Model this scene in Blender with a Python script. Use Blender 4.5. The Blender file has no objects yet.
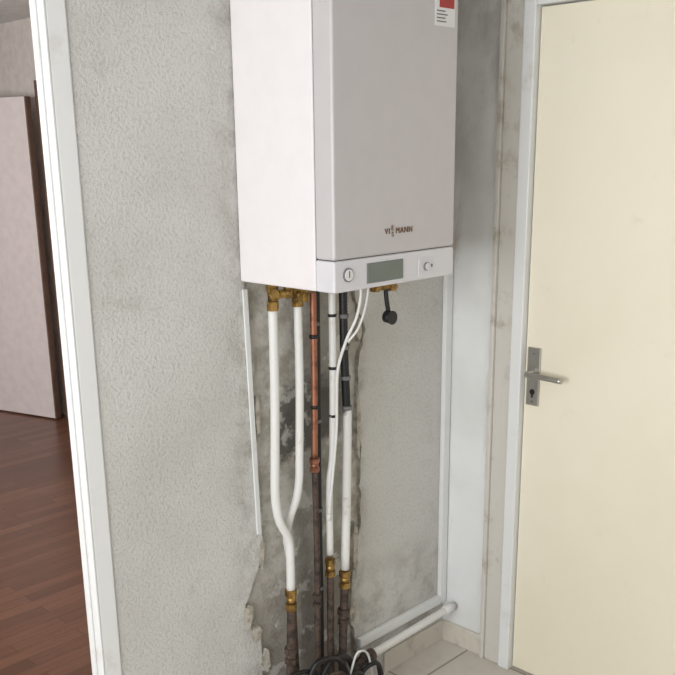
import bpy, bmesh, random
from math import *
from mathutils import Vector, Matrix
random.seed(7)
scene=bpy.context.scene
scene.view_settings.view_transform='Standard'
scene.view_settings.look='None'

# ------------------------------------------------------------ materials
def S(c): # sRGB 0-255 -> linear
    return tuple(((v/255)/12.92 if v/255<=.04045 else ((v/255+.055)/1.055)**2.4) for v in c)+(1,)
class NT:
    def __init__(s,name):
        s.m=bpy.data.materials.new(name); s.m.use_nodes=True; s.t=s.m.node_tree
        s.b=s.t.nodes['Principled BSDF']; s.pos=s.n('ShaderNodeNewGeometry').outputs['Position']
        sp=s.n('ShaderNodeSeparateXYZ'); s.l(s.pos,sp.inputs[0]); s.x,s.y,s.z=sp.outputs
    def n(s,t): return s.t.nodes.new(t)
    def l(s,a,b): s.t.links.new(a,b)
    def noise(s,scale,detail=4,rough=.55,vec=None,stretch=None,dist=0):
        n=s.n('ShaderNodeTexNoise'); n.inputs['Scale'].default_value=scale
        n.inputs['Detail'].default_value=detail; n.inputs['Roughness'].default_value=rough
        n.inputs['Distortion'].default_value=dist
        v=vec or s.pos
        if stretch:
            m=s.n('ShaderNodeMapping'); m.inputs['Scale'].default_value=stretch; s.l(v,m.inputs['Vector']); v=m.outputs[0]
        s.l(v,n.inputs['Vector']); return n.outputs['Fac']
    def mr(s,v,a,b,c=0,d=1):
        n=s.n('ShaderNodeMapRange'); n.interpolation_type='SMOOTHSTEP'
        s.l(v,n.inputs[0])
        for i,k in enumerate((a,b,c,d)): n.inputs[i+1].default_value=k
        return n.outputs[0]
    def ma(s,op,a,b):
        n=s.n('ShaderNodeMath'); n.operation=op
        for i,k in enumerate((a,b)):
            if hasattr(k,'links'): s.l(k,n.inputs[i])
            else: n.inputs[i].default_value=k
        return n.outputs[0]
    def mix(s,f,a,b,mode='MIX'):
        n=s.n('ShaderNodeMix'); n.data_type='RGBA'; n.blend_type=mode
        for sock,k in ((n.inputs[0],f),(n.inputs[6],a),(n.inputs[7],b)):
            if hasattr(k,'links'): s.l(k,sock)
            else: sock.default_value=k
        return n.outputs[2]
    def col(s,c):
        if hasattr(c,'links'): s.l(c,s.b.inputs['Base Color'])
        else: s.b.inputs['Base Color'].default_value=c
        return s
    def rough(s,v,metal=0,spec=.5):
        s.b.inputs['Roughness'].default_value=v; s.b.inputs['Metallic'].default_value=metal
        s.b.inputs['Specular IOR Level'].default_value=spec; return s
    def bump(s,h,strength=.3,dist=.002):
        n=s.n('ShaderNodeBump'); n.inputs['Strength'].default_value=strength; n.inputs['Distance'].default_value=dist
        s.l(h,n.inputs['Height']); s.l(n.outputs[0],s.b.inputs['Normal']); return s
def simple(name,c,r=.5,metal=0,var=.06,scale=18,bump=0,bscale=200):
    t=NT(name); c1=S(c); c2=tuple(v*(1-var*2.2) for v in c1[:3])+(1,)
    t.col(t.mix(t.mr(t.noise(scale),.35,.7),c1,c2)).rough(r,metal)
    if bump: t.bump(t.noise(bscale,2),bump,.001)
    return t.m
def dirty(name,c,dirt,r=.5,metal=0,scale=25,lo=.5,hi=.68,bump=0):
    t=NT(name); t.col(t.mix(t.mr(t.noise(scale,6,.65),lo,hi),S(c),S(dirt))).rough(r,metal)
    if bump: t.bump(t.noise(scale*5,4),bump,.002)
    return t.m

# textured roller plaster
t=NT('textured_plaster')
base=t.mix(t.mr(t.noise(2.2,4),.35,.7),S((214,213,209)),S((203,201,196)))
base=t.mix(t.ma('MULTIPLY',t.mr(t.noise(7,6,.7),.55,.75),.35),base,S((164,158,146)))
pit=t.noise(120,4,.6)
base=t.mix(t.ma('MULTIPLY',t.mr(pit,.5,.36),.22),base,S((150,147,140)))
g=t.ma('MULTIPLY',t.mr(t.x,.43,.6),t.mr(t.z,1.3,1.6))
g2=t.ma('MULTIPLY',t.mr(t.x,-.12,.02),t.mr(t.z,.55,.2))
g3=t.ma('MULTIPLY',t.ma('MULTIPLY',t.mr(t.x,-.10,.03),t.mr(t.x,.5,.43)),.6)
gr=t.ma('MAXIMUM',t.ma('MAXIMUM',t.ma('MULTIPLY',g,.6),t.ma('MULTIPLY',g2,.5)),g3)
base=t.mix(t.ma('MULTIPLY',gr,t.mr(t.noise(9,6,.7),.42,.68)),base,S((122,112,96)))
t.col(base).rough(.85,0,.2)
h=t.ma('ADD',pit,t.ma('MULTIPLY',t.noise(300,2),.3)); t.bump(h,.9,.0058)
M_PL=t.m
# smooth right wall with mould and stains; boiler's shade painted into its upper part
t=NT('stained_shaded_wall_paint')
base=t.mix(t.mr(t.noise(3,4),.35,.7),S((230,231,230)),S((219,220,218)))
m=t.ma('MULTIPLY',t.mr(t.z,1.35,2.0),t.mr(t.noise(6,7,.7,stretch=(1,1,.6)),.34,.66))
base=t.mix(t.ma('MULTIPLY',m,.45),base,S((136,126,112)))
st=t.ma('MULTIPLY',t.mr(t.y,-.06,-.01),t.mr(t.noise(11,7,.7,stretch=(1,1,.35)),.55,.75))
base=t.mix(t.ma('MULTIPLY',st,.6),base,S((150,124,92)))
st=t.ma('MULTIPLY',t.mr(t.y,-.14,-.178),t.mr(t.noise(14,7,.7,stretch=(1,1,.2)),.42,.68))
base=t.mix(t.ma('MULTIPLY',st,.6),base,S((130,112,92)))
t.col(base).rough(.7,0,.3); t.bump(t.noise(60,3),.35,.002)
M_RW=t.m
# raw recess behind the pipes
t=NT('raw_mortar')
n1=t.noise(13,8,.7); n2=t.noise(4.5,6,.65,dist=.6)
base=t.mix(t.mr(n1,.4,.62),S((206,203,195)),S((172,167,156)))
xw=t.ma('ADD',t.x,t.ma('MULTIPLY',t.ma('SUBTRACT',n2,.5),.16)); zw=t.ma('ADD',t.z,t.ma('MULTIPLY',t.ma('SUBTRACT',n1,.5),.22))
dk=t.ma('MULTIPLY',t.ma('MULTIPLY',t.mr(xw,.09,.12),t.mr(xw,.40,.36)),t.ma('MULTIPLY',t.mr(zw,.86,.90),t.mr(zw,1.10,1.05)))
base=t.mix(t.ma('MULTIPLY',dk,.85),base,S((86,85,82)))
mid=t.ma('MULTIPLY',t.ma('MULTIPLY',t.mr(xw,.18,.2),t.mr(xw,.40,.36)),t.mr(zw,1.40,1.1))
base=t.mix(t.ma('MULTIPLY',mid,.45),base,S((112,109,103)))
lowd=t.ma('MULTIPLY',t.mr(zw,.62,.35),.5)
base=t.mix(lowd,base,S((116,108,96)))
wh=t.mr(t.noise(12,6,.6),.55,.62)
base=t.mix(t.ma('MULTIPLY',wh,.65),base,S((218,216,210)))
t.col(base).rough(.95,0,.1); t.bump(t.ma('ADD',t.noise(22,8,.7),t.ma('MULTIPLY',t.noise(110,4),.35)),.8,.008)
M_MORT=t.m
M_FILL=dirty('wall_filler',(198,193,182),(150,142,128),.9,0,30,.4,.65,.8)
M_PAINT=dirty('trim_paint',(228,229,228),(206,203,196),.45,0,9,.55,.85)
M_PAINT2=dirty('casing_paint',(208,204,196),(164,154,138),.5,0,12,.5,.78)
M_CEIL=simple('ceiling_paint',(228,228,226),.9)
M_WALL2=simple('neighbour_wall_paint',(222,214,208),.85)
M_BOIL=simple('white_enamel',(236,231,232),.32,0,.01)
M_BOILF=simple('shaded_white_enamel',(198,193,194),.34,0,.01)  # darker copy of the white enamel, shade painted into the front cover
M_PANEL=simple('panel_plastic',(218,216,220),.4,0,.01)
M_GAP=simple('dark_gap',(50,48,48),.8)
M_LCD=simple('lcd_screen',(112,120,112),.15,0,.02)
M_BLACK=simple('black_rubber',(22,22,23),.5)
M_GREYP=simple('grey_plastic',(120,120,122),.5)
M_LOGO=simple('bronze_lettering',(122,94,68),.4,.2)
M_STICK=simple('sticker_paper',(226,225,225),.5,0,.01)
M_RED=simple('sticker_red',(176,60,56),.5)
M_DARKP=simple('sticker_print',(110,106,106),.6)
M_PVC=dirty('white_plastic_pipe',(226,225,222),(188,182,170),.35,0,20,.58,.8)
M_COP=dirty('copper',(166,112,88),(104,70,56),.45,.7,30,.45,.7)
M_BRASS=dirty('brass',(172,138,78),(96,74,42),.42,.8,50,.42,.66)
M_RUST=dirty('rusty_steel',(92,76,66),(52,45,42),.75,.2,45,.4,.65,.6)
M_STEEL=simple('brushed_steel',(190,188,182),.35,.9)
M_YEL=simple('yellow_handle',(206,150,30),.4)
t=NT('cream_door_paint')
b=t.mix(t.mr(t.noise(1.6,3),.35,.7),S((240,233,213)),S((234,226,204)))
b=t.mix(t.ma('MULTIPLY',t.mr(t.noise(14,6,.7),.6,.8),.25),b,S((202,192,168)))
t.col(b).rough(.42,0,.4); t.bump(t.noise(30,2),.05,.002); M_CREAM=t.m
M_LEAF=simple('pinkish_door_paint',(236,226,224),.5,0,.03)
M_BROWN=simple('brown_wood',(116,92,78),.6,0,.1)
def brick(name,c1,c2,mort,w,h,off,ms,rot=0,shift=(0,0)):
    t=NT(name); mp=t.n('ShaderNodeMapping'); t.l(t.pos,mp.inputs[0]); mp.inputs['Rotation'].default_value=(0,0,rot); mp.inputs['Location'].default_value=(shift[0],shift[1],0)
    b=t.n('ShaderNodeTexBrick'); t.l(mp.outputs[0],b.inputs['Vector'])
    b.offset=off; b.inputs['Color1'].default_value=c1; b.inputs['Color2'].default_value=c2; b.inputs['Mortar'].default_value=mort
    b.inputs['Scale'].default_value=1; b.inputs['Mortar Size'].default_value=ms; b.inputs['Brick Width'].default_value=w; b.inputs['Row Height'].default_value=h
    return t,b,mp
t,b,mp=brick('beige_floor_tile',S((214,207,198)),S((206,199,190)),S((150,142,132)),.3,.3,0,.004,0,(.02,.12))
c=t.mix(t.ma('MULTIPLY',t.mr(t.noise(9,6,.7),.45,.75),.4),b.outputs['Color'],S((172,160,144)))
t.col(c).rough(.35); M_TILE=t.m
t,b,mp=brick('laminate_floor',S((134,94,74)),S((104,71,56)),S((76,52,42)),.62,.065,.37,.0012)
gn=t.noise(5,6,.7,stretch=(1,14,1))
c=t.mix(t.ma('MULTIPLY',t.mr(gn,.35,.7),.5),b.outputs['Color'],S((90,62,48)))
t.col(c).rough(.3,0,.4); M_LAM=t.m
M_BASE=dirty('baseboard_tile',(210,204,192),(172,161,144),.4,0,12,.5,.75)

# ------------------------------------------------------------ mesh builder
class MB:
    def __init__(s,name): s.name=name; s.bm=bmesh.new(); s.mats=[]
    def mi(s,m):
        if m not in s.mats: s.mats.append(m)
        return s.mats.index(m)
    def box(s,x0,x1,y0,y1,z0,z1,m,bev=0,seg=2):
        i=s.mi(m); r=bmesh.ops.create_cube(s.bm,size=1)
        x0,x1=sorted((x0,x1));y0,y1=sorted((y0,y1));z0,z1=sorted((z0,z1))
        for v in r['verts']: v.co=Vector(((x0+x1)/2+v.co.x*(x1-x0),(y0+y1)/2+v.co.y*(y1-y0),(z0+z1)/2+v.co.z*(z1-z0)))
        fs=set(f for v in r['verts'] for f in v.link_faces)
        for f in fs: f.material_index=i
        if bev:
            es=list(set(e for v in r['verts'] for e in v.link_edges))
            q=bmesh.ops.bevel(s.bm,geom=es,offset=bev,segments=seg,profile=.5,affect='EDGES')
            for f in q['faces']: f.material_index=i; f.smooth=False
        return s
    def tube(s,pts,r,m,seg=14,smooth=True,sub=6,cap=True,rfun=None):
        i=s.mi(m); P=[Vector(p) for p in pts]
        if smooth and len(P)>2:
            Q=[]
            for k in range(len(P)-1):
                a=P[k-1] if k else P[0]*2-P[1]; b=P[k]; c=P[k+1]; d=P[k+2] if k+2<len(P) else P[-1]*2-P[-2]
                for j in range(sub):
                    u=j/sub; Q.append(.5*((2*b)+(c-a)*u+(2*a-5*b+4*c-d)*u*u+(3*b-a-3*c+d)*u**3))
            Q.append(P[-1]); P=Q
        T=[(P[min(k+1,len(P)-1)]-P[max(k-1,0)]).normalized() for k in range(len(P))]
        up=Vector((0,1,0)) if abs(T[0].y)<.9 else Vector((1,0,0))
        nrm=(up-T[0]*up.dot(T[0])).normalized(); rings=[]
        for k,p in enumerate(P):
            nrm=(nrm-T[k]*nrm.dot(T[k])).normalized(); bn=T[k].cross(nrm)
            rr=rfun(k,len(P)) if rfun else r
            rings.append([s.bm.verts.new(p+(nrm*cos(2*pi*j/seg)+bn*sin(2*pi*j/seg))*rr) for j in range(seg)])
        for a,b in zip(rings,rings[1:]):
            for j in range(seg):
                f=s.bm.faces.new((a[j],a[(j+1)%seg],b[(j+1)%seg],b[j])); f.material_index=i; f.smooth=seg>8
        if cap:
            for rg in(rings[0][::-1],rings[-1]):
                f=s.bm.faces.new(rg); f.material_index=i
        return s
    def cyl(s,a,b,r,m,seg=20): return s.tube([a,b],r,m,seg,False)
    def hexn(s,a,b,r,m): return s.tube([a,b],r,m,6,False)
    def ball(s,c,r,m,sx=1,sy=1,sz=1,seg=16):
        i=s.mi(m); q=bmesh.ops.create_uvsphere(s.bm,u_segments=seg,v_segments=seg//2,radius=r)
        for v in q['verts']: v.co=Vector((c[0]+v.co.x*sx,c[1]+v.co.y*sy,c[2]+v.co.z*sz))
        for f in set(f for v in q['verts'] for f in v.link_faces): f.material_index=i; f.smooth=True
        return s
    def prism(s,pts,y0,y1,m,side=None):
        i=s.mi(m); j=s.mi(side or m)
        A=[s.bm.verts.new((x,y0,z)) for x,z in pts]; B=[s.bm.verts.new((x,y1,z)) for x,z in pts]
        f=s.bm.faces.new(A); f.material_index=i; f=s.bm.faces.new(B[::-1]); f.material_index=i
        for k in range(len(A)):
            f=s.bm.faces.new((A[k],B[k],B[(k+1)%len(A)],A[(k+1)%len(A)])); f.material_index=j
        return s
    def make(s,parent=None):
        bmesh.ops.recalc_face_normals(s.bm,faces=s.bm.faces)
        me=bpy.data.meshes.new(s.name)
        xs=[v.co for v in s.bm.verts]
        c=Vector([(min(v[k] for v in xs)+max(v[k] for v in xs))/2 for k in range(3)])
        if parent: c=Vector(parent.location)
        bmesh.ops.translate(s.bm,verts=s.bm.verts,vec=-c)
        s.bm.to_mesh(me); s.bm.free()
        for m in s.mats: me.materials.append(m)
        o=bpy.data.objects.new(s.name,me); scene.collection.objects.link(o)
        if parent: o.parent=parent
        else: o.location=c
        return o
def empty(name,loc):
    o=bpy.data.objects.new(name,None); o.location=loc; scene.collection.objects.link(o); o.empty_display_size=.1; return o
def jag(pts,n=5,amp=.008):
    out=[]
    for a,b in zip(pts,pts[1:]):
        for k in range(n):
            u=k/n; j=0 if k==0 else 1
            out.append((a[0]+(b[0]-a[0])*u+random.uniform(-amp,amp)*j,a[1]+(b[1]-a[1])*u+random.uniform(-amp,amp)*.6*j))
    out.append(pts[-1]); return out

# ------------------------------------------------------------ room shell
XR=.885; H=2.5; OX0=-1.34; OX1=-.488; T=.036; OH=2.16
w=MB('wall_back')
w.box(OX1,XR+.1,.014,T,0,H,M_MORT)
w.box(-3.3,OX0,0,T,0,H,M_PL); w.box(OX0,OX1,0,T,OH,H,M_PL)
left_edge=jag([(.012,1.42),(.014,1.33),(.03,1.25),(.036,1.12),(.030,1.0),(.036,.84),(.042,.70),(.034,.60),(.0,.53),(-.03,.46),(-.01,.40),(.025,.35),(.028,.2),(.02,.0)],4,.005)
right_edge=jag([(.445,0.0),(.42,.2),(.40,.27),(.425,.46),(.455,.60),(.452,.73),(.455,.9),(.445,1.0),(.452,1.13),(.478,1.195),(.435,1.29),(.44,1.42)],5,.006)
w.prism([(OX1,0.0),(OX1,H),(XR+.1,H),(XR+.1,0.0)]+right_edge+left_edge,0,.0145,M_PL,M_FILL)
for cx,cz,sx,sz in((-.02,.44,.022,.04),(.01,.37,.02,.03),(.038,.62,.012,.05),(.45,1.20,.012,.04),(.445,.9,.010,.12),(.428,.5,.012,.1),(.41,.28,.012,.05),(.042,1.02,.010,.06),(.04,.27,.02,.04)):
    n=22; pts=[(cx+sx*cos(2*pi*k/n)*random.uniform(.65,1.1),cz+sz*sin(2*pi*k/n)*random.uniform(.65,1.1)) for k in range(n)]
    w.prism(pts,-.002,.0142,M_FILL)
w.make()
w=MB('wall_right')
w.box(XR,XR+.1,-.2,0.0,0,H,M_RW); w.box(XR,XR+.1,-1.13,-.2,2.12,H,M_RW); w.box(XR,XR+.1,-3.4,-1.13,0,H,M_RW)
w.make()
w=MB('wall_left'); WY0,WY1=-2.45,-.45
w.box(-3.3,-3.2,-3.4,WY0,0,H,M_RW); w.box(-3.3,-3.2,WY1,0,0,H,M_RW); w.box(-3.3,-3.2,WY0,WY1,0,.9,M_RW); w.box(-3.3,-3.2,WY0,WY1,2.2,H,M_RW)
w.make()
MB('wall_front').box(-3.3,XR+.1,-3.5,-3.4,0,H,M_RW).make()
MB('floor').box(-3.3,XR+.1,-3.5,.03,-.1,0,M_TILE).make()
MB('ceiling').box(-3.3,XR+.1,-3.5,T,H,H+.1,M_CEIL).make()
MB('floor').box(-2.2,1.7,.03,6.6,-.1,0,M_LAM).make()
MB('ceiling').box(-2.2,1.7,T,6.6,H,H+.1,M_CEIL).make()
MB('wall_far').box(-2.2,1.7,6.5,6.6,0,H,M_WALL2).make()
w=MB('wall_far_right'); w.box(1.5,1.6,T,2.75,0,H,M_WALL2); w.box(1.5,1.6,3.6,6.5,0,H,M_WALL2); w.box(1.5,1.6,2.75,3.6,2.1,H,M_WALL2); w.make()
w=MB('wall_far_left'); w.box(-2.2,-2.1,T,1.2,0,H,M_WALL2); w.box(-2.2,-2.1,3.4,6.5,0,H,M_WALL2); w.box(-2.2,-2.1,1.2,3.4,0,.9,M_WALL2); w.box(-2.2,-2.1,1.2,3.4,2.2,H,M_WALL2); w.make()
def window(name,x,y0,y1,z0,z1):
    w=MB(name); d=.05
    w.box(x-.03,x+.03,y0,y1,z0,z0+d,M_PAINT,.004); w.box(x-.03,x+.03,y0,y1,z1-d,z1,M_PAINT,.004)
    for y in(y0,(y0+y1)/2-d/2,y1-d): w.box(x-.03,x+.03,y,y+d,z0+d,z1-d,M_PAINT,.004)
    w.make()
window('window_1',-3.25,WY0,WY1,.9,2.2); window('window_2',-2.15,1.2,3.4,.9,2.2)

# doorway frame (left)
w=MB('trim_1')
w.box(OX1,-.440,-.005,.0,0,OH+.05,M_PAINT,.0035)
w.box(OX1-.005,OX1,-.006,T+.006,0,OH,M_PAINT,.002)
w.box(OX1-.010,OX1-.005,.020,T+.006,0,OH-.01,M_PAINT,.002)
w.box(OX0-.05,OX0,-.005,.0,0,OH+.05,M_PAINT,.003); w.box(OX0,OX0+.006,-.008,T+.006,0,OH,M_PAINT,.002)
w.box(OX0-.05,-.44,-.0055,0,OH,OH+.05,M_PAINT,.003); w.box(OX0,OX1,-.006,T+.006,OH-.018,OH,M_PAINT,.003)
w.make()

# right door casing
w=MB('trim_2')
def casing(y0,y1,pr,z1,m): w.box(XR-pr,XR+.06,y0,y1,0,z1,m,.003)
casing(-.178,-.194,.022,2.19,M_PAINT2); casing(-.194,-.258,.012,2.17,M_PAINT2); casing(-.258,-.298,.022,2.13,M_PAINT)
casing(-1.06,-1.10,.022,2.13,M_PAINT); casing(-1.10,-1.164,.012,2.17,M_PAINT2); casing(-1.164,-1.18,.022,2.19,M_PAINT2)
w.box(XR-.022,XR+.06,-1.06,-.298,2.1,2.13,M_PAINT,.003); w.box(XR-.012,XR,-1.13,-.2,2.13,2.172,M_PAINT2,.003); w.box(XR-.022,XR,-1.18,-.178,2.172,2.19,M_PAINT2,.003)
w.make()
# cream door
d=empty('door_1',(XR,-.68,0))
MB('leaf').box(XR+.001,XR+.04,-.301,-1.057,.008,2.096,M_CREAM,.003).make(d)
w=MB('lever_handle')
w.box(XR-.006,XR+.001,-.311,-.357,.940,1.124,M_STEEL,.0028,3)
w.tube([(XR-.004,-.334,1.048),(XR-.03,-.334,1.048),(XR-.048,-.337,1.048),(XR-.054,-.35,1.048),(XR-.054,-.40,1.048),(XR-.052,-.462,1.046)],.0085,M_STEEL,14)
w.cyl((XR-.006,-.334,1.048),(XR-.014,-.334,1.048),.015,M_STEEL)
w.cyl((XR-.0055,-.334,.984),(XR-.0075,-.334,.984),.009,M_BLACK)
w.box(XR-.0075,XR-.005,-.331,-.337,.966,.98,M_BLACK)
for z in(1.105,.953): w.cyl((XR-.005,-.334,z),(XR-.0075,-.334,z),.004,M_GREYP)
w.make(d)

MB('baseboard_right').box(XR-.009,XR,-.176,-.0,0,.078,M_BASE,.0015).make()
w=MB('baseboard_back'); w.box(.56,XR-.009,-.009,0,0,.078,M_BASE,.0015); w.make()

# ------------------------------------------------------------ adjoining room door & bits
d2=empty('door_2',(1.43,3.66,0))
w=MB('leaf'); w.box(-.04,0,0,.83,.01,2.045,M_LEAF,.003)
o=w.make(); o.parent=d2; o.location=(-.02,.415,1.0275)
w=MB('edge_strip'); w.box(-.041,.001,-.012,0,.01,2.045,M_BROWN); o=w.make(); o.parent=d2; o.location=(-.02,-.006,1.0275)
d2.rotation_euler=(0,0,radians(17))
w=MB('trim_3')
w.box(1.47,1.6,3.60,3.66,0,2.14,M_BROWN,.003); w.box(1.47,1.6,2.70,2.76,0,2.14,M_BROWN,.003); w.box(1.47,1.6,2.76,3.60,2.09,2.14,M_BROWN,.003)
w.make()
MB('door_3').box(1.54,1.58,2.765,3.595,.01,2.085,M_LEAF,.003).make()
w=MB('thermostat_box'); w.box(1.465,1.5,3.50,3.57,2.16,2.30,M_PAINT,.006); w.box(1.458,1.466,3.52,3.55,2.19,2.24,M_GREYP,.002); w.make()  # small white thermostat box on the wall

# ------------------------------------------------------------ boiler
BZ=1.392; BT=2.24; BW=.45
B=empty('gas_boiler',(.225,-.17,BZ))
MB('casing').box(0,BW,-.279,-.002,BZ,BT,M_BOIL,.004,3).make(B)
MB('cover_gap').box(.004,BW-.004,-.335,-.27,BZ+.006,BT-.004,M_GAP).make(B)
MB('front_cover').box(-.001,BW+.001,-.343,-.281,BZ+.0760,BT,M_BOILF,.007,4).make(B)
MB('control_panel').box(-.001,BW+.001,-.343,-.281,BZ,BZ+.0745,M_PANEL,.005,4).make(B)
w=MB('controls'); F=-.343
w.cyl((.044,F,1.432),(.044,F-.004,1.432),.0165,M_GREYP,28); w.cyl((.044,F-.003,1.432),(.044,F-.006,1.432),.0135,M_STICK,28)
w.box(.043,.045,F-.0068,F-.006,1.426,1.442,M_BLACK)
w.box(.110,.244,F-.0015,F+.002,1.404,1.453,M_GREYP,.001); w.box(.112,.242,F-.003,F,1.406,1.451,M_LCD,.001)
w.box(.305,.365,F-.001,F+.002,1.403,1.447,M_PANEL,.0008)
w.cyl((.335,F,1.425),(.335,F-.006,1.425),.0105,M_GREYP,24); w.cyl((.335,F-.004,1.425),(.335,F-.0085,1.425),.009,M_PANEL,24)
w.box(.355,.360,F-.002,F,1.422,1.429,M_GREYP)
w.make(B)
w=MB('energy_sticker'); w.box(.356,.434,F-.0008,F+.001,2.003,2.11,M_STICK); w.box(.372,.430,F-.0014,F,2.045,2.066,M_RED)
for k in range(4): w.box(.362,.362+random.uniform(.03,.066),F-.0014,F,2.012+k*.008,2.0145+k*.008,M_DARKP)
w.box(.362,.43,F-.0014,F,2.075,2.10,M_DARKP); w.make(B)
def lett(body,x,z,size,sp):
    cu=bpy.data.curves.new('brand_lettering','FONT'); cu.body=body; cu.size=size; cu.extrude=.0008; cu.align_x='CENTER'; cu.align_y='CENTER'; cu.space_character=sp
    cu.materials.append(M_LOGO); o=bpy.data.objects.new('brand_lettering',cu); scene.collection.objects.link(o); o.parent=B
    o.location=(x-.225,F-.0012+.17,z-BZ); o.rotation_euler=(pi/2,0,0)
lett('VI',.184,1.523,.020,1.25); lett('E',.2025,1.5305,.017,1); lett('S',.2035,1.515,.017,1); lett('MANN',.2465,1.523,.020,1.15)

# ------------------------------------------------------------ pipework
PY=-.06; ZT=1.39
def fit(w,x,z0,z1,m=M_BRASS,r=.018,y=PY):
    hh=(z1-z0)
    w.hexn((x,y,z0),(x,y,z0+hh*.32),r,m); w.cyl((x,y,z0+hh*.32),(x,y,z0+hh*.66),r*.8,m); w.hexn((x,y,z0+hh*.66),(x,y,z1),r*1.03,m)
w=MB('white_heating_pipe')
w.tube([(.057,PY,1.335),(.055,PY,1.1),(.048,PY,.90),(.045,PY,.80),(.058,PY,.725),(.088,PY,.665),(.094,PY,.60),(.093,PY,.50)],.0125,M_PVC)
fit(w,.057,1.315,ZT,r=.016); fit(w,.093,.44,.505,r=.017)
w.tube([(.093,PY,.44),(.088,PY,.33),(.082,PY,.2),(.08,PY,.0)],.013,M_RUST); fit(w,.086,.27,.32,M_RUST,.019)
w.make()
w=MB('white_heating_pipe')
w.tube([(.146,PY,1.335),(.146,PY,1.1),(.139,PY,.9),(.136,PY,.83),(.128,PY+.005,.77),(.113,PY+.015,.72),(.106,PY+.026,.66),(.120,PY+.03,.58),(.124,PY+.03,.5)],.0115,M_PVC)
fit(w,.146,1.315,ZT,r=.016); w.tube([(.124,PY+.03,.51),(.127,PY+.026,.3),(.13,PY+.02,0)],.010,M_RUST)
w.make()
w=MB('brass_shutoff_valve')
w.cyl((.04,-.095,1.362),(.175,-.095,1.362),.011,M_BRASS); w.ball((.08,-.095,1.362),.016,M_BRASS); w.ball((.13,-.095,1.36),.016,M_BRASS)
w.cyl((.08,-.095,1.362),(.08,-.095,ZT),.012,M_BRASS); w.cyl((.13,-.095,1.362),(.13,-.095,ZT),.012,M_BRASS)
w.cyl((.105,-.095,1.36),(.105,-.125,1.352),.009,M_BRASS); w.hexn((.105,-.12,1.352),(.105,-.135,1.350),.014,M_BRASS)
w.cyl((.04,-.095,1.362),(.034,-.095,1.362),.015,M_BRASS)
w.make()
w=MB('copper_pipe')
w.tube([(.203,PY,ZT),(.202,PY,1.1),(.197,PY,.86)],.0095,M_COP)
fit(w,.197,.835,.875,M_COP,.0145); w.tube([(.197,PY,.85),(.200,PY,.6),(.196,PY,.3),(.194,PY,0)],.009,M_RUST)
fit(w,.198,.41,.45,M_RUST,.014)
for z in(1.22,1.02): w.cyl((.2025,PY,z),(.2025,PY,z+.01),.012,M_BLACK)
w.make()
w=MB('black_insulated_pipe')
w.tube([(.232,-.04,ZT),(.230,-.04,1.1),(.226,-.04,.8),(.226,-.04,.4),(.222,-.04,0)],.0125,M_BLACK)
for z in(1.25,.97,.7,.45): w.cyl((.228,-.04,z),(.228,-.04,z+.01),.014,M_GREYP)
w.make()
w=MB('white_heating_pipe')
w.tube([(.276,PY,1.37),(.276,PY,1.1),(.272,PY,.91),(.268,PY,.85),(.257,PY,.79),(.254,PY,.70),(.254,PY,.56)],.0105,M_PVC)
fit(w,.276,1.34,ZT,r=.015); fit(w,.254,.49,.545,M_BRASS,.016); w.tube([(.254,PY,.5),(.252,PY,.3),(.25,PY,0)],.011,M_RUST)
for z in(1.27,1.12,.98): w.cyl((.276,PY,z),(.276,PY,z+.008),.0125,M_BLACK)
w.make()
w=MB('white_heating_pipe')
w.tube([(.333,PY,1.0),(.332,PY,.93),(.326,PY,.7),(.317,PY,.49)],.0135,M_PVC)
fit(w,.316,.43,.485,M_BRASS,.018); w.tube([(.316,PY,.44),(.308,PY,.3),(.302,PY,.18),(.300,PY,0)],.013,M_RUST); fit(w,.309,.31,.36,M_RUST,.019)
w.tube([(.32,PY,ZT),(.322,PY,1.2),(.328,PY,1.05),(.332,PY,.97)],.0125,M_BLACK,rfun=lambda k,n:.0115+.0012*(k%2),sub=40)
for z in(1.26,1.17,1.08,.99): w.cyl((.322+.0035*(1.26-z)*10,PY,z),(.322+.0035*(1.26-z)*10,PY,z+.012),.0145,M_GREYP)
w.make()
w=MB('gas_valve'); w.cyl((.225,-.12,ZT),(.225,-.12,1.355),.011,M_BRASS); w.ball((.225,-.12,1.362),.016,M_BRASS); w.box(.215,.28,-.145,-.137,1.362,1.374,M_YEL,.003)
w.cyl((.225,-.12,1.365),(.225,-.142,1.368),.006,M_BRASS); w.make()
w=MB('condensate_hose'); w.tube([(.275,-.165,ZT),(.275,-.17,1.34),(.262,-.165,1.28),(.244,-.145,1.22),(.236,-.12,1.14),(.250,-.10,1.05),(.257,-.09,.95),(.245,-.085,.82),(.232,-.085,.74),(.227,-.085,.70)],.0042,M_PVC,10)
w.cyl((.227,-.085,.705),(.226,-.085,.685),.007,M_PVC)
w.tube([(.305,-.17,ZT),(.30,-.175,1.36),(.285,-.175,1.30),(.262,-.17,1.25),(.244,-.15,1.215)],.0035,M_PVC,10); w.make()
w=MB('pressure_gauge')
w.cyl((.335,-.15,1.352),(.425,-.15,1.346),.0095,M_BRASS); w.hexn((.345,-.15,1.352),(.365,-.15,1.351),.015,M_BRASS); w.hexn((.41,-.15,1.347),(.435,-.15,1.345),.014,M_BRASS)
w.cyl((.35,-.15,1.352),(.35,-.15,ZT),.011,M_BRASS); w.tube([(.398,-.15,1.346),(.40,-.152,1.31),(.404,-.155,1.28)],.0065,M_BLACK)
w.cyl((.404,-.147,1.264),(.404,-.168,1.262),.0175,M_BLACK,28); w.cyl((.404,-.168,1.262),(.404,-.172,1.262),.0195,M_BLACK,28)
w.make()
w=MB('drain_pipe')
w.tube([(.872,-.055,.152),(.7,-.057,.150),(.5,-.06,.148),(.42,-.06,.146)],.0135,M_PVC,18)
w.tube([(.872,-.055,.152),(.82,-.0555,.1515)],.0160,M_PVC,18,False)
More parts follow.
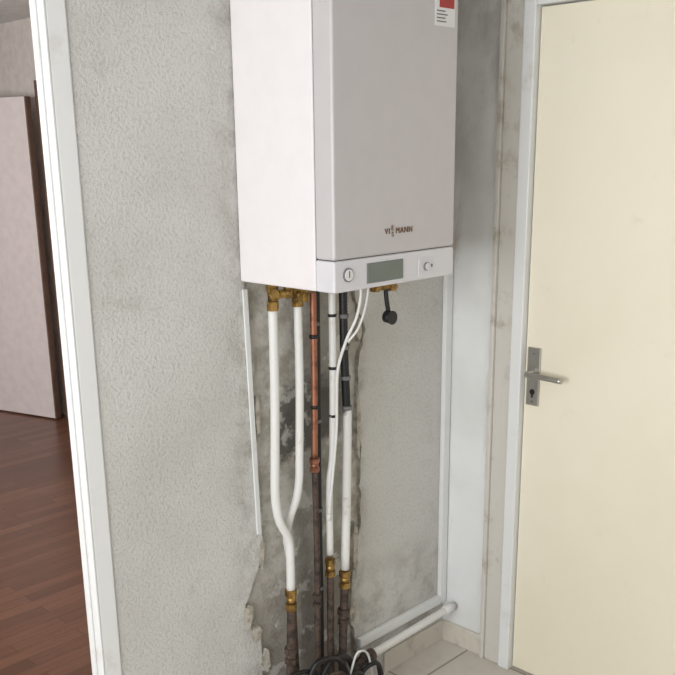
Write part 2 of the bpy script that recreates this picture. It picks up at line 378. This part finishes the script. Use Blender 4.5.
w.cyl((.8725,-.055,.152),(.8735,-.055,.152),.012,M_GAP)
w.cyl((.44,-.06,.147),(.40,-.06,.146),.021,M_RUST); w.tube([(.41,-.06,.146),(.385,-.06,.142),(.365,-.06,.12),(.36,-.06,.08),(.36,-.06,0)],.017,M_RUST)
w.make()
# black cables looped at the base, in front of the pipes
w=MB('electric_cable_bundle')
arcs=[(.00,.05,.275,.20,.0065,M_BLACK,-.115),(.04,.14,.285,.28,.0085,M_BLACK,-.13),(-.01,.03,.265,.12,.0055,M_BLACK,-.14),(.10,.22,.255,.32,.010,M_BLACK,-.115),(.06,.17,.24,.25,.006,M_RUST,-.155),(.24,.30,.25,.37,.0035,M_STICK,-.135),(.20,.33,.205,.39,.007,M_BLACK,-.16),(.27,.36,.19,.42,.0045,M_BLACK,-.12),(.12,.24,.215,.30,.007,M_BLACK,-.175)]
for x0,xm,zp,x1,r,m,y in arcs:
    w.tube([(x0,y,r),(x0+(xm-x0)*.25,y+.006,zp*.55),(x0+(xm-x0)*.65,y,zp*.93),(xm,y-.006,zp),(xm+(x1-xm)*.55,y,zp*.87),(x1-(x1-xm)*.1,y+.004,zp*.5),(x1,y,r)],r,m,10)
w.make()

w=MB('cable_trunking')
w.box(.848,.880,-.018,-.001,.155,ZT+.01,M_PAINT,.002); w.box(.43,.848,-.018,-.001,.155,.187,M_PAINT,.002)
w.make()
# narrow bead closing the left edge of the chase, following its slight slope
w=MB('trim_4'); w.prism([(.004,1.37),(.018,1.37),(.036,.68),(.023,.68)],-.007,-.001,M_PAINT); w.make()

# ------------------------------------------------------------ lights
def area(name,loc,rot,sx,sy,p,c):
    l=bpy.data.lights.new(name,'AREA'); l.shape='RECTANGLE'; l.size=sx; l.size_y=sy; l.energy=p; l.color=c
    o=bpy.data.objects.new(name,l); o.location=loc; o.rotation_euler=rot; scene.collection.objects.link(o)
area('window_daylight',(-3.3,(WY0+WY1)/2,1.55),(0,-pi/2,0),1.3,2.0,97,(.975,.985,1))
area('window_daylight_2',(-2.2,2.3,1.55),(0,-pi/2,0),1.3,2.2,75,(1,.975,.96))
wd=bpy.data.worlds.new('sky'); scene.world=wd; wd.use_nodes=True
wd.node_tree.nodes['Background'].inputs[0].default_value=(.88,.94,1,1); wd.node_tree.nodes['Background'].inputs[1].default_value=1.0

# ------------------------------------------------------------ camera
yw,p,r=.7953,.2766,-.0119
f0=Vector((sin(yw),cos(yw),0)); r0=Vector((cos(yw),-sin(yw),0)); z=Vector((0,0,1))
Fw=f0*cos(p)-z*sin(p); up=f0*sin(p)+z*cos(p); R=r0*cos(r)+up*sin(r); U=-r0*sin(r)+up*cos(r)
cd=bpy.data.cameras.new('camera'); cd.sensor_width=36; cd.lens=929.37/675*36; cd.shift_y=74.77/675; cd.clip_start=.02
co=bpy.data.objects.new('camera',cd); scene.collection.objects.link(co)
M=Matrix((R,U,-Fw)).transposed().to_4x4(); M.translation=Vector((-1.5413,-1.8581,1.7191)); co.matrix_world=M
scene.camera=co
